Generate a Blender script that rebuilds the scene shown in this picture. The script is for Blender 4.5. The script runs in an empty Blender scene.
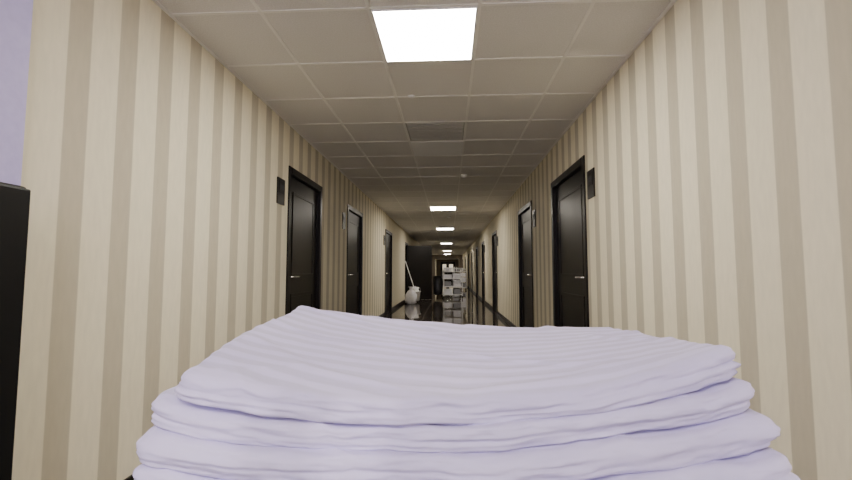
import bpy, bmesh, math, random
from mathutils import Vector, noise, Matrix
random.seed(4)
S=bpy.context.scene
XL,XR,H=-1.55,1.2,2.50
Y0,Y1=-2.2,54.0

# ---------------------------------------------------------------- materials
def mat(name,col,rough=.6,metal=0,spec=.5,emit=None,es=0):
    m=bpy.data.materials.new(name); m.use_nodes=True
    b=m.node_tree.nodes['Principled BSDF']
    b.inputs['Base Color'].default_value=(*col,1); b.inputs['Roughness'].default_value=rough
    b.inputs['Metallic'].default_value=metal; b.inputs['Specular IOR Level'].default_value=spec
    if emit: b.inputs['Emission Color'].default_value=(*emit,1); b.inputs['Emission Strength'].default_value=es
    return m
def nn(m,t,**k):
    n=m.node_tree.nodes.new(t)
    for a,v in k.items(): setattr(n,a,v)
    return n
def lk(m,a,b): m.node_tree.links.new(a,b)
def add_noise(m,scale,lo,hi,bump=0,stretch=(1,1,1),bscale=None,dist=.004):
    """modulate colour between lo and hi with noise, optional bump"""
    b=m.node_tree.nodes['Principled BSDF']
    tc=nn(m,'ShaderNodeTexCoord'); mp=nn(m,'ShaderNodeMapping'); mp.inputs['Scale'].default_value=stretch
    lk(m,tc.outputs['Object'],mp.inputs['Vector'])
    n=nn(m,'ShaderNodeTexNoise'); n.inputs['Scale'].default_value=scale; n.inputs['Detail'].default_value=5
    lk(m,mp.outputs[0],n.inputs['Vector'])
    r=nn(m,'ShaderNodeValToRGB'); r.color_ramp.elements[0].color=(*lo,1); r.color_ramp.elements[1].color=(*hi,1)
    r.color_ramp.elements[0].position=.3; r.color_ramp.elements[1].position=.7
    lk(m,n.outputs[0],r.inputs[0]); lk(m,r.outputs[0],b.inputs['Base Color'])
    m['ramp']=r.name
    if bump:
        n2=nn(m,'ShaderNodeTexNoise'); n2.inputs['Scale'].default_value=bscale or scale; n2.inputs['Detail'].default_value=4
        lk(m,mp.outputs[0],n2.inputs['Vector'])
        bp=nn(m,'ShaderNodeBump'); bp.inputs['Strength'].default_value=bump; bp.inputs['Distance'].default_value=dist
        lk(m,n2.outputs[0],bp.inputs['Height']); lk(m,bp.outputs[0],b.inputs['Normal'])
    return m

def wallpaper(name,period,center,cream,dark):
    m=mat(name,cream,.75,spec=.3); b=m.node_tree.nodes['Principled BSDF']
    tc=nn(m,'ShaderNodeTexCoord'); sp=nn(m,'ShaderNodeSeparateXYZ'); lk(m,tc.outputs['Object'],sp.inputs[0])
    a=nn(m,'ShaderNodeMath',operation='SUBTRACT'); a.inputs[1].default_value=center-period*.5; lk(m,sp.outputs['Y'],a.inputs[0])
    d=nn(m,'ShaderNodeMath',operation='DIVIDE'); d.inputs[1].default_value=period; lk(m,a.outputs[0],d.inputs[0])
    f=nn(m,'ShaderNodeMath',operation='FRACT'); lk(m,d.outputs[0],f.inputs[0])
    r=nn(m,'ShaderNodeValToRGB'); cr=r.color_ramp
    cr.elements[0].position=0; cr.elements[0].color=(0,0,0,1)
    cr.elements[1].position=.28; cr.elements[1].color=(0,0,0,1)
    for p,v in ((.30,1),(.70,1),(.72,0)):
        e=cr.elements.new(p); e.color=(v,v,v,1)
    lk(m,f.outputs[0],r.inputs[0])
    mp=nn(m,'ShaderNodeMapping'); mp.inputs['Scale'].default_value=(1,1,.25); lk(m,tc.outputs['Object'],mp.inputs[0])
    n=nn(m,'ShaderNodeTexNoise'); n.inputs['Scale'].default_value=45; n.inputs['Detail'].default_value=6; lk(m,mp.outputs[0],n.inputs['Vector'])
    mx=nn(m,'ShaderNodeMix',data_type='RGBA'); mx.inputs[6].default_value=(*cream,1); mx.inputs[7].default_value=(*dark,1)
    lk(m,r.outputs[0],mx.inputs[0])
    mr=nn(m,'ShaderNodeMapRange'); mr.inputs[3].default_value=.9; mr.inputs[4].default_value=1.08; lk(m,n.outputs[0],mr.inputs[0])
    mu=nn(m,'ShaderNodeVectorMath',operation='SCALE'); lk(m,mx.outputs[2],mu.inputs[0]); lk(m,mr.outputs[0],mu.inputs['Scale'])
    lk(m,mu.outputs[0],b.inputs['Base Color'])
    bp=nn(m,'ShaderNodeBump'); bp.inputs['Strength'].default_value=.25; bp.inputs['Distance'].default_value=.003
    lk(m,n.outputs[0],bp.inputs['Height']); lk(m,bp.outputs[0],b.inputs['Normal'])
    return m
CREAM=(.84,.775,.60); DARK=(.56,.505,.385)
M_wl=wallpaper('wallpaper_l',.27,1.67,CREAM,DARK)
M_wr=wallpaper('wallpaper_r',.245,1.33,CREAM,DARK)
M_lilac=add_noise(mat('lilac_light_tint',(.6,.55,.85),.6),30,(.50,.44,.80),(.56,.50,.86),.1)  # purple light falling on the wall strip, put into its base colour
M_ceil=add_noise(mat('ceiling_tile',(.8,.78,.75),.9,spec=.1),120,(.70,.68,.65),(.80,.78,.75),.3)
M_bar=mat('tbar',(.84,.82,.78),.5)
M_wood=add_noise(mat('espresso_wood',(.02,.014,.011),.35,spec=.3),14,(.004,.003,.003),(.011,.008,.007),.1,(6,6,.5))
M_frame=add_noise(mat('espresso_frame',(.02,.014,.011),.34,spec=.25),14,(.004,.003,.003),(.010,.007,.006),0,(6,6,.5))
M_black=mat('black_lacquer',(.003,.003,.004),.45,spec=.3)
M_plaq=mat('plaque_brown',(.012,.009,.008),.35,spec=.3)
M_metal=mat('brushed_steel',(.7,.68,.65),.25,1)
M_chrome=mat('cart_tube',(.6,.6,.62),.3,1)
M_white=add_noise(mat('white_cotton',(.75,.73,.78),.85),12,(.76,.75,.80),(.88,.87,.92),.3)
M_plast=mat('white_plastic',(.86,.85,.85),.4)
M_grey=mat('grey_plastic',(.25,.25,.27),.5)
M_dgrey=mat('dark_plastic',(.05,.05,.06),.5)
M_rub=mat('rubber',(.02,.02,.02),.7)
M_bag=add_noise(mat('black_bag',(.012,.012,.014),.35),20,(.008,.008,.01),(.03,.03,.034),.8)
M_lamp=mat('lamp_diffuser',(.9,.9,.85),.5,emit=(1,.94,.83),es=52)
M_lampfar=mat('lamp_diffuser_far',(.9,.9,.85),.5,emit=(1,.92,.80),es=40)
M_off=mat('lamp_diffuser_off',(.9,.9,.88),.5)
M_vent=mat('vent_grille',(.42,.41,.39),.6)
M_sheet=add_noise(mat('folded_cotton',(.7,.65,.86),.75,spec=.25),6,(.575,.525,.80),(.635,.585,.845),.3,bscale=60,dist=.002)  # lavender cast of the light is carried by the cotton's base colour
b=M_sheet.node_tree.nodes['Principled BSDF']; b.inputs['Sheen Weight'].default_value=.15
at=nn(M_sheet,'ShaderNodeAttribute',attribute_name='ripple_phase')  # lighter and darker colour bands follow the ripple phase
wm=nn(M_sheet,'ShaderNodeMath',operation='MULTIPLY'); wm.inputs[1].default_value=2*math.pi/.038; lk(M_sheet,at.outputs['Fac'],wm.inputs[0])
ws=nn(M_sheet,'ShaderNodeMath',operation='SINE'); lk(M_sheet,wm.outputs[0],ws.inputs[0])
wr=nn(M_sheet,'ShaderNodeMapRange'); wr.inputs[1].default_value=-.5; wr.inputs[2].default_value=.5; wr.inputs[3].default_value=.84; wr.inputs[4].default_value=1.0
lk(M_sheet,ws.outputs[0],wr.inputs[0])
wc=nn(M_sheet,'ShaderNodeVectorMath',operation='SCALE'); lk(M_sheet,M_sheet.node_tree.nodes[M_sheet['ramp']].outputs[0],wc.inputs[0]); lk(M_sheet,wr.outputs[0],wc.inputs['Scale'])
lk(M_sheet,wc.outputs[0],b.inputs['Base Color'])

M_floor=mat('polished_stone',(.03,.025,.022),.035,spec=.8)
b=M_floor.node_tree.nodes['Principled BSDF']
tc=nn(M_floor,'ShaderNodeTexCoord'); br=nn(M_floor,'ShaderNodeTexBrick'); br.offset=0
br.inputs['Scale'].default_value=1; br.inputs['Brick Width'].default_value=.6; br.inputs['Row Height'].default_value=.6
br.inputs['Mortar Size'].default_value=.011; br.inputs['Color1'].default_value=(.022,.017,.014,1); br.inputs['Color2'].default_value=(.05,.04,.033,1)
br.inputs['Mortar'].default_value=(.26,.23,.20,1)
lk(M_floor,tc.outputs['Object'],br.inputs['Vector']); lk(M_floor,br.outputs['Color'],b.inputs['Base Color'])
nz=nn(M_floor,'ShaderNodeTexNoise'); nz.inputs['Scale'].default_value=2.5; lk(M_floor,tc.outputs['Object'],nz.inputs['Vector'])
bp=nn(M_floor,'ShaderNodeBump'); bp.inputs['Strength'].default_value=.02; bp.inputs['Distance'].default_value=.01
lk(M_floor,nz.outputs[0],bp.inputs['Height']); lk(M_floor,bp.outputs[0],b.inputs['Normal'])

# ---------------------------------------------------------------- mesh helpers
def obj(name,me,m,parent=None):
    o=bpy.data.objects.new(name,me); S.collection.objects.link(o)
    if m: me.materials.append(m)
    if parent: o.parent=parent
    return o
def empty(name,loc=(0,0,0),rz=0):
    e=bpy.data.objects.new(name,None); e.location=loc; e.rotation_euler[2]=rz; e.empty_display_size=.1
    S.collection.objects.link(e); return e
def boxes(name,lst,m,parent=None,bevel=0):
    bm=bmesh.new()
    for (x0,x1,y0,y1,z0,z1) in lst:
        r=bmesh.ops.create_cube(bm,size=1)
        for v in r['verts']:
            v.co=Vector(((x0+x1)/2+v.co.x*(x1-x0),(y0+y1)/2+v.co.y*(y1-y0),(z0+z1)/2+v.co.z*(z1-z0)))
    me=bpy.data.meshes.new(name); bm.to_mesh(me); bm.free()
    o=obj(name,me,m,parent)
    if bevel:
        md=o.modifiers.new('b','BEVEL'); md.width=bevel; md.segments=3
    return o
def tube(name,paths,r,m,parent=None,closed=False):
    cu=bpy.data.curves.new(name,'CURVE'); cu.dimensions='3D'; cu.bevel_depth=r; cu.bevel_resolution=4; cu.use_fill_caps=True
    for p in paths:
        s=cu.splines.new('POLY'); s.points.add(len(p)-1)
        for i,c in enumerate(p): s.points[i].co=(*c,1)
        s.use_cyclic_u=closed
    o=bpy.data.objects.new(name,cu); S.collection.objects.link(o); cu.materials.append(m)
    if parent: o.parent=parent
    return o
def lathe(name,prof,m,parent=None,loc=(0,0,0),axis='Z',n=24,wob=0):
    bm=bmesh.new(); rings=[]
    for k,(r,z) in enumerate(prof):
        ring=[]
        for i in range(n):
            a=2*math.pi*i/n; rr=r*(1+wob*noise.noise(Vector((math.cos(a)*2,math.sin(a)*2,z*7))))
            p=Vector((rr*math.cos(a),rr*math.sin(a),z))
            if axis=='X': p=Vector((p.z,p.x,p.y))
            ring.append(bm.verts.new(p+Vector(loc)))
        rings.append(ring)
    for a,b_ in zip(rings,rings[1:]):
        for i in range(n): bm.faces.new((a[i],a[(i+1)%n],b_[(i+1)%n],b_[i]))
    bm.faces.new(rings[0][::-1]); bm.faces.new(rings[-1])
    bmesh.ops.recalc_face_normals(bm,faces=bm.faces)
    for f in bm.faces: f.smooth=True
    me=bpy.data.meshes.new(name); bm.to_mesh(me); bm.free()
    return obj(name,me,m,parent)

# ---------------------------------------------------------------- doors & walls
DZ=2.10
left=[(4.03,5.12),(6.45,7.60),(10.4,11.6),(15.1,16.2),(18.6,19.7),(22.5,23.6),(26.5,27.6),(31,32.1),(37,38.1),(43,44.1)]
right=[(3.80,5.03),(6.25,7.45),(10.8,11.95),(14.6,15.7),(18.0,19.1),(22.0,23.1),(26,27.1),(31,32.1),(37,38.1),(43,44.1)]
T=.16
def wall(name,x0,x1,doors,m):
    l=[]; y=Y0
    for a,b in doors:
        l.append((x0,x1,y,a,0,H)); l.append((x0,x1,a,b,DZ,H)); y=b
    l.append((x0,x1,y,Y1,0,H))
    return boxes(name,l,m)
wall('wall_left',XL-T,XL,left,M_wl); wall('wall_right',XR,XR+T,right,M_wr)
boxes('floor',[(XL-T-1.5,XR+T,Y0,Y1,-.1,0)],M_floor)
boxes('ceiling',[(XL-T-1.5,XR+T,Y0,Y1,H,H+.1)],M_ceil)
for nm,x0,x1,drs in (('baseboard_left',XL,XL+.015,left),('baseboard_right',XR-.015,XR,right)):
    l=[]; y=Y0
    for a,b in drs: l.append((x0,x1,y,a,0,.09)); y=b
    l.append((x0,x1,y,Y1,0,.09)); boxes(nm,l,M_frame,bevel=.003)
boxes('trim_1',[(XL,XL+.022,Y0,Y1,H-.006,H)],M_bar); boxes('trim_2',[(XR-.022,XR,Y0,Y1,H-.006,H)],M_bar)

def door(i,side,y0,y1,openang=0):
    s=1 if side=='L' else -1; X=XL if side=='L' else XR
    e=empty('door_%d'%i,(X,0,0))
    fw=.07
    def bx(x0,x1): return (min(x0*s,x1*s),max(x0*s,x1*s))
    f=[]
    xa,xb=bx(-T,.014)
    f+= [(xa,xb,y0,y0+fw,0,DZ),(xa,xb,y1-fw,y1,0,DZ),(xa,xb,y0+fw,y1-fw,DZ-fw,DZ)]
    boxes('frame',f,M_frame,e,.006)
    ly0,ly1=y0+fw+.003,y1-fw-.003; w=ly1-ly0; hh=DZ-fw-.006
    piv=empty('leaf_hinge',(s*(-.03),ly1,0)); piv.parent=e
    piv.rotation_euler[2]=s*openang
    xa,xb=bx(-.045,0)
    boxes('leaf',[(xa,xb,-w,0,.006,hh)],M_wood,piv,.003)
    xm,xn=bx(0,.008)
    l=[]
    for z0,z1 in ((.15,.85),(1.02,1.88)):
        a,b_=-w+.13,-.13; t=.03
        l+=[(xm,xn,a,b_,z0,z0+t),(xm,xn,a,b_,z1-t,z1),(xm,xn,a,a+t,z0+t,z1-t),(xm,xn,b_-t,b_,z0+t,z1-t)]
    boxes('moulding',l,M_frame,piv,.003)
    hy=-w+.065
    lathe('rose',[(.026,0),(.026,.008),(.012,.012)] if s>0 else [(.026,0),(.026,-.008),(.012,-.012)],M_metal,piv,(0,hy,1.02),'X')
    lathe('lock_rose',[(.022,0),(.022,.008),(.01,.011)] if s>0 else [(.022,0),(.022,-.008),(.01,-.011)],M_metal,piv,(0,hy,.93),'X')
    tube('lever',[[(s*.008,hy,1.02),(s*.05,hy,1.02),(s*.055,hy+.012,1.02),(s*.055,hy+.13,1.02)]],.010,M_metal,piv)
    return e
k=1
for a,b in left:
    door(k,'L',a,b,math.radians(105) if abs(a-15.1)<.01 else 0); k+=1
for a,b in right: door(k,'R',a,b); k+=1
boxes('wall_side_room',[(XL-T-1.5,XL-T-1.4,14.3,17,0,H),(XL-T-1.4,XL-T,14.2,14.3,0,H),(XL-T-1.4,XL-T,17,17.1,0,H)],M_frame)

def plaque(side,y,z=1.81):
    s=1 if side=='L' else -1; X=XL if side=='L' else XR
    e=empty('room_number_sign',(X,y,z))
    boxes('plate',[(min(0,s*.012),max(0,s*.012),-.085,.085,-.12,.12)],M_plaq,e,.003)
    boxes('inner_panel',[(min(s*.012,s*.017),max(s*.012,s*.017),-.065,.065,-.02,.095)],M_frame,e,.002)
    boxes('digits',[(min(s*.017,s*.019),max(s*.017,s*.019),-.04+.03*i,-.022+.03*i,.015,.06) for i in range(3)],M_dgrey,e)
for y in (3.84,6.22,10.2,18.4,22.3): plaque('L',y)
for y in (3.64,6.05,10.6,14.4,17.8): plaque('R',y)

# ends of the corridor
M_end=mat('end_wall_paint',(.16,.13,.10),.7)
boxes('wall_back',[(XL-T,XR+T,Y1,Y1+.1,0,H)],M_end)
wx0,wx1,wz0,wz1=-1.25,.95,1.05,2.38
boxes('wall_front',[(XL-T,wx0,Y0-.15,Y0,0,H),(wx1,XR+T,Y0-.15,Y0,0,H),(wx0,wx1,Y0-.15,Y0,0,wz0),(wx0,wx1,Y0-.15,Y0,wz1,H)],mat('back_wall_paint',(.6,.55,.48),.8))
e=empty('fill_window_1',(0,Y0-.08,0))  # unseen light source added behind the camera to brighten the near end
boxes('frame',[(wx0,wx0+.06,-.03,.04,wz0,wz1),(wx1-.06,wx1,-.03,.04,wz0,wz1),(wx0+.06,wx1-.06,-.03,.04,wz0,wz0+.06),(wx0+.06,wx1-.06,-.03,.04,wz1-.06,wz1),(-.18,-.12,-.03,.04,wz0+.06,wz1-.06)],M_plast,e,.005)
boxes('fill_glass',[(wx0+.06,wx1-.06,-.012,-.002,wz0+.06,wz1-.06)],mat('fill_glow_glass',(.8,.8,.9),.3,emit=(.86,.80,1.0),es=5.8),e)  # glowing pane of the added fill light
boxes('trim_3',[(XL,XL+.3,38.6,38.75,0,H),(XR-.3,XR,38.6,38.75,0,H),(XL+.3,XR-.3,38.6,38.75,2.15,H)],M_end)
e=empty('double_door',(0,Y1,0))
boxes('leaves',[(-.95,-.16,-.06,0,0,2.1),(-.14,.65,-.06,0,0,2.1)],M_wood,e,.004)
boxes('glazing',[(-.8,-.35,-.07,-.06,1.0,1.9),(.0,.5,-.07,-.06,1.0,1.9)],mat('lit_glass',(.6,.6,.5),.2,emit=(1,.85,.62),es=.9),e)
boxes('frame',[(-1.03,-.95,-.09,0,0,2.18),(.65,.73,-.09,0,0,2.18),(-.95,.65,-.09,0,2.1,2.18)],M_frame,e)

# ---------------------------------------------------------------- ceiling grid, lights
gx=[-1.03,-.43,.17,.77]; w=.010
GO=-.035
l=[(x-w,x+w,Y0,Y1,H-.004,H) for x in gx]
y=2.25+GO-.6*10
while y<Y1:
    if y>Y0:
        xs=[XL+.022]+gx+[XR-.022]
        for i in range(len(xs)-1):
            a=xs[i]+(w if i>0 else 0); b_=xs[i+1]-(w if i<len(xs)-2 else 0)
            l.append((a,b_,y-w,y+w,H-.004,H))
    y+=.6
boxes('ceiling_grid',l,M_bar)
def panel(y,kind):
    y+=GO
    e=empty('ceiling_light_panel',(-.13,y+.3,H))
    boxes('housing',[(-.29,-.28,-.29,.29,-.010,0),(.28,.29,-.29,.29,-.010,0),(-.28,.28,-.29,-.28,-.010,0),(-.28,.28,.28,.29,-.010,0)],M_plast,e,.002)
    boxes('diffuser',[(-.28,.28,-.28,.28,-.009,0)],kind,e)
for y in (-1.35,2.25): panel(y,M_lamp)
panel(4.65,M_off)
for y in (9.45,14.25,22.05,30.45,36.45,42.45,48.45): panel(y,M_lampfar)
e=empty('ceiling_air_vent',(-.13,4.35+GO,H))
boxes('plate',[(-.285,.285,-.285,.285,-.004,0)],M_vent,e)
boxes('slats',[(-.27,.27,-.27+.05*i,-.25+.05*i,-.010,-.004) for i in range(11)],M_vent,e)
for (x,y) in ((.22,6.3),(.0,11.2),(-.3,3.4-.0)):
    e=empty('smoke_detector',(x,y,H))
    lathe('body',[(.05,0),(.05,-.015),(.042,-.028),(.03,-.04),(.012,-.045)],M_plast,e) if y>4 else lathe('body',[(.03,0),(.03,-.006),(.012,-.01)],M_plast,e)

# ---------------------------------------------------------------- near left: pilaster with purple light in its colour + cabinet
boxes('trim_4',[(XL,XL+.03,.1,1.435,0,H)],M_lilac,bevel=.004)
e=empty('black_storage_cabinet',(XL+.03,0,0))
boxes('carcass',[(0,.17,.30,1.300,.06,1.35)],M_black,e,.012)
boxes('doors',[(.17,.185,.305,.80,.08,1.34),(.17,.185,.81,1.295,.08,1.34)],M_black,e,.006)
boxes('plinth',[(0,.15,.33,1.29,0,.06)],M_rub,e)
tube('handles',[[(.185,.765,.7),(.21,.765,.72),(.21,.765,.88),(.185,.765,.9)],[(.185,.845,.7),(.21,.845,.72),(.21,.845,.88),(.185,.845,.9)]],.005,M_metal,e)

# ---------------------------------------------------------------- folded sheets
TH=[0,.035,.067,.105,.148,.190,.24]
def surf(k,s,t):
    LF,RF,LB,RB=.955,.974,1.002,.958
    z=(LF*(1-s)+RF*s)*(1-t)+(LB*(1-s)+RB*s)*t
    z-= .042*math.sin(math.pi*min(max(s,0),1))**.9*(1-.62*t)
    f=min(1,k*.13)
    return (z*(1-f)+.938*f)-TH[k]-(0.004*f)
def sheet(k,corners,parent,seed):
    (lf,rf,lb,rb)=[Vector((*c,0)) for c in corners]
    nx,ny,nz=240,130,24
    ctr=(lf+rf+lb+rb)/4
    bm=bmesh.new(); ly=bm.verts.layers.float.new('ripple_phase')
    def vert(s,t,tau,edge):
        zt=surf(k,s,t); zb=surf(k+1,s,t)+.0005
        q=(lf*(1-s)+rf*s)*(1-t)+(lb*(1-s)+rb*s)*t
        q.y-=.022*math.sin(math.pi*s)*(1-t)
        q.x+=.012*noise.noise(Vector((t*3,s*2+seed,k)))
        q.y+=.012*noise.noise(Vector((s*4,seed+5,k*2.)))
        cc=(max(0,1-abs(tau)**3.2))**.5
        rr=.0125
        w1=.30*noise.noise(Vector((s*2.2+seed,t*2.2,2)))
        w2=-.5+.25*noise.noise(Vector((s*2.7,t*2.7+seed,6)))
        a1=.0055*max(0,.5+noise.noise(Vector((s*3,t*3,seed+1))))
        groove=-a1*math.exp(-((tau-w1)/.06)**2)-a1*.7*math.exp(-((tau-w2)/.06)**2)
        step=.003*math.tanh((tau-w1)*8)*noise.noise(Vector((s*1.7,t*1.7,seed+3)))*2
        ins=rr*(1-cc)-groove+step
        dx=(s-.5)*2; dy=(t-.5)*2
        m_=max(abs(dx),abs(dy)); pw=30
        n_=(abs(dx)**pw+abs(dy)**pw)**(1/pw) if m_>0 else 1
        sc=m_/n_ if n_>0 else 1
        q=ctr+(q-ctr)*sc
        q.x-=dx*ins; q.y-=dy*ins
        z=(zt+zb)/2+tau*(zt-zb)/2
        a=(t*.44+ .07*s+.035*math.sin(s*3.0)+.04*noise.noise(Vector((s*2,t*2,1))))
        if k==0 and tau>0:
            wv=math.sin(a*2*math.pi/.038)
            amp=.0010*(.55+.9*noise.noise(Vector((s*3,t*3,9))))
            z+=tau*wv*amp
        pp=Vector((q.x*6,q.y*6,k*3+seed))
        z+=.005*noise.noise(pp)*(1-.3*abs(tau))+ (.0014*noise.noise(pp*4))
        cr=noise.noise(Vector((q.x*5+q.y*9,q.y*3-q.x*2,seed*2)))
        z+=.0035*max(0,1-abs(cr)*9)*(tau+1)/2
        if edge or m_>.88:
            e2=Vector((q.x*9,q.y*9,tau*.9+seed))
            d=.005*noise.noise(e2)+.003*noise.noise(e2*2.3)+.002*noise.noise(e2*5)
            q.x+=dx*d*abs(dx)**6; q.y+=dy*d*abs(dy)**6
            z+=.0035*noise.noise(Vector((q.x*11,q.y*11,seed+k)))*m_**8
        v=bm.verts.new((q.x,q.y,z)); v[ly]=a; return v
    top=[[vert(i/nx,j/ny,1,False) for i in range(nx+1)] for j in range(ny+1)]
    bot=[[vert(i/nx,j/ny,-1,False) for i in range(nx+1)] for j in range(ny+1)]
    for j in range(ny):
        for i in range(nx):
            bm.faces.new((top[j][i],top[j][i+1],top[j+1][i+1],top[j+1][i]))
            bm.faces.new((bot[j][i],bot[j+1][i],bot[j+1][i+1],bot[j][i+1]))
    per=[(i,0) for i in range(nx)]+[(nx,j) for j in range(ny)]+[(nx-i,ny) for i in range(nx)]+[(0,ny-j) for j in range(ny)]
    rows=[[bot[j][i] for i,j in per]]
    for q_ in range(1,nz):
        tau=-math.cos(math.pi*q_/nz)
        rows.append([vert(i/nx,j/ny,tau,True) for i,j in per])
    rows.append([top[j][i] for i,j in per])
    n=len(per)
    for a,b_ in zip(rows,rows[1:]):
        for i in range(n): bm.faces.new((a[i],a[(i+1)%n],b_[(i+1)%n],b_[i]))
    bmesh.ops.recalc_face_normals(bm,faces=bm.faces)
    for f in bm.faces: f.smooth=True
    me=bpy.data.meshes.new('sheet'); bm.to_mesh(me); bm.free()
    return obj('sheet_%d'%(k+1),me,M_sheet,parent)
st=empty('folded_bed_sheets_stack')
sheet(0,[(-.354,.535),(.393,.60),(-.340,.97),(.355,.985)],st,1.3)
sheet(1,[(-.385,.525),(.402,.59),(-.36,.97),(.375,.99)],st,2.9)
sheet(2,[(-.386,.515),(.416,.575),(-.37,.975),(.39,.99)],st,4.1)
sheet(3,[(-.388,.505),(.424,.56),(-.375,.975),(.40,.99)],st,6.2)
sheet(4,[(-.388,.505),(.424,.56),(-.375,.975),(.40,.99)],st,7.7)
tr=empty('linen_trolley')
zt=.700
boxes('top_shelf',[(-.37,.41,.52,.99,zt,zt+.03)],M_grey,tr,.008)
boxes('lower_shelf',[(-.36,.40,.53,.98,.2,.225)],M_grey,tr,.006)
tube('frame_tubes',[[(x,y,.11),(x,y,zt)] for x in (-.35,.39) for y in (.54,.97)],.014,M_chrome,tr)
tube('casters_forks',[[(x,y,.115),(x,y,.05)] for x in (-.35,.39) for y in (.54,.97)],.008,M_metal,tr)
for x in (-.35,.39):
    for y in (.54,.97): lathe('caster',[(.03,-.012),(.05,-.010),(.05,.010),(.03,.012)],M_rub,tr,(x,y,.05),'X')

# ---------------------------------------------------------------- distant housekeeping cart
def cart(loc,rz=0,bag=True):
    c=empty('housekeeping_cart',loc,rz)
    W,D,Hh=.36,.55,1.08
    tube('frame',[[(sx*W,sy*D*.7,.1),(sx*W,sy*D*.7,Hh)] for sx in(-1,1) for sy in(-1,1)]+[[(-W,-D*.7,Hh),(-W,D*.7,Hh)],[(W,-D*.7,Hh),(W,D*.7,Hh)]],.018,M_plast,c)
    boxes('shelves',[(-W,W,-D*.7,D*.7,z,z+.025) for z in (.14,.45,.76,1.03)],M_plast,c,.004)
    tube('handle',[[(-W,-D*.7,Hh-.02),(-W,-D*.7-.12,Hh+.1),(W,-D*.7-.12,Hh+.1),(W,-D*.7,Hh-.02)]],.018,M_plast,c)
    l=[]
    for zz,n1,n2 in ((.165,4,0),(.475,0,4),(.785,3,3)):
        for i in range(n1): l.append((-W+.03,-.02,-.32,.32,zz+i*.052,zz+.046+i*.052))
        for i in range(n2): l.append((.02,W-.03,-.32,.32,zz+i*.06,zz+.054+i*.06))
    boxes('folded_towels',l,M_white,c,.016)
    boxes('supply_boxes',[(.04,W-.05,-.3,.25,.165,.38),(-W+.04,-.06,-.28,.2,.475,.66)],M_grey,c,.01)
    l=[(-W+.04,-.04,-.3,.1,1.055+i*.04,1.09+i*.04) for i in range(4)]
    boxes('top_linens',l,M_white,c,.014)
    for i in range(5):
        lathe('bottle_%d'%i,[(.028,0),(.03,.02),(.03,.12),(.012,.15),(.012,.18)],[M_plast,M_grey][i%2],c,(.06+.055*i if i<4 else .1,-.2+.06*i,1.055),n=14)
    for sx in(-1,1):
        for sy in(-1,1): lathe('wheel',[(.03,-.015),(.055,-.012),(.055,.012),(.03,.015)],M_rub,c,(sx*W,sy*D*.7,.055),'X')
    if bag:
        lathe('laundry_bag',[(.12,.25),(.17,.30),(.20,.5),(.19,.8),(.16,.97),(.19,1.0),(.18,.98)],M_bag,c,(-W-.22,-.1,-.12),wob=.25)
        tube('bag_ring',[[(-W,-.1,.87),(-W-.2-.19,-.1,.87)]],.01,M_chrome,c)
    return c
cart((.12,17.2,0),0.08)
cart((.62,24.5,0),-.1,False)
e=empty('mop_bucket',(-1.16,14.75,0))
lathe('pail',[(.12,.06),(.15,.08),(.18,.36),(.195,.37),(.195,.39),(.17,.39),(.14,.12)],M_plast,e)
lathe('wringer',[(.06,.30),(.10,.36),(.13,.52),(.11,.52),(.05,.34)],M_plast,e,(0,0.04,0))
tube('pail_handle',[[(-.19,0,.37),(-.16,0,.5),(0,0,.56),(.16,0,.5),(.19,0,.37)]],.006,M_metal,e)
for i in range(4):
    a=math.pi/4+i*math.pi/2; lathe('wheel_%d'%i,[(.015,-.01),(.03,-.009),(.03,.009),(.015,.01)],M_rub,e,(.1*math.cos(a),.1*math.sin(a),.03),'X',n=14)
tube('mop_pole',[[(-.36,.2,1.42),(-.03,.05,.46)]],.013,M_plast,e)
lathe('mop_head',[(.02,.52),(.05,.46),(.10,.40),(.12,.33),(.08,.3)],M_white,e,(-.01,.04,0.02),wob=.5)
e=empty('laundry_sack',(-1.25,14.1,0))
lathe('sack_body',[(.10,0),(.17,.03),(.19,.15),(.17,.30),(.10,.42),(.045,.47),(.06,.52),(.09,.56)],M_white,e,wob=.35)

# ---------------------------------------------------------------- world, camera
wd=bpy.data.worlds.new('World'); S.world=wd; wd.use_nodes=True
wd.node_tree.nodes['Background'].inputs[0].default_value=(.6,.6,.8,1); wd.node_tree.nodes['Background'].inputs[1].default_value=.3
cam=bpy.data.cameras.new('Camera'); cam.lens=36*430/852; cam.sensor_width=36; cam.clip_start=.02
co=bpy.data.objects.new('Camera',cam); S.collection.objects.link(co)
co.location=(0,0,1.08); co.rotation_euler=(math.radians(94.1),0,math.radians(3.06)); S.camera=co
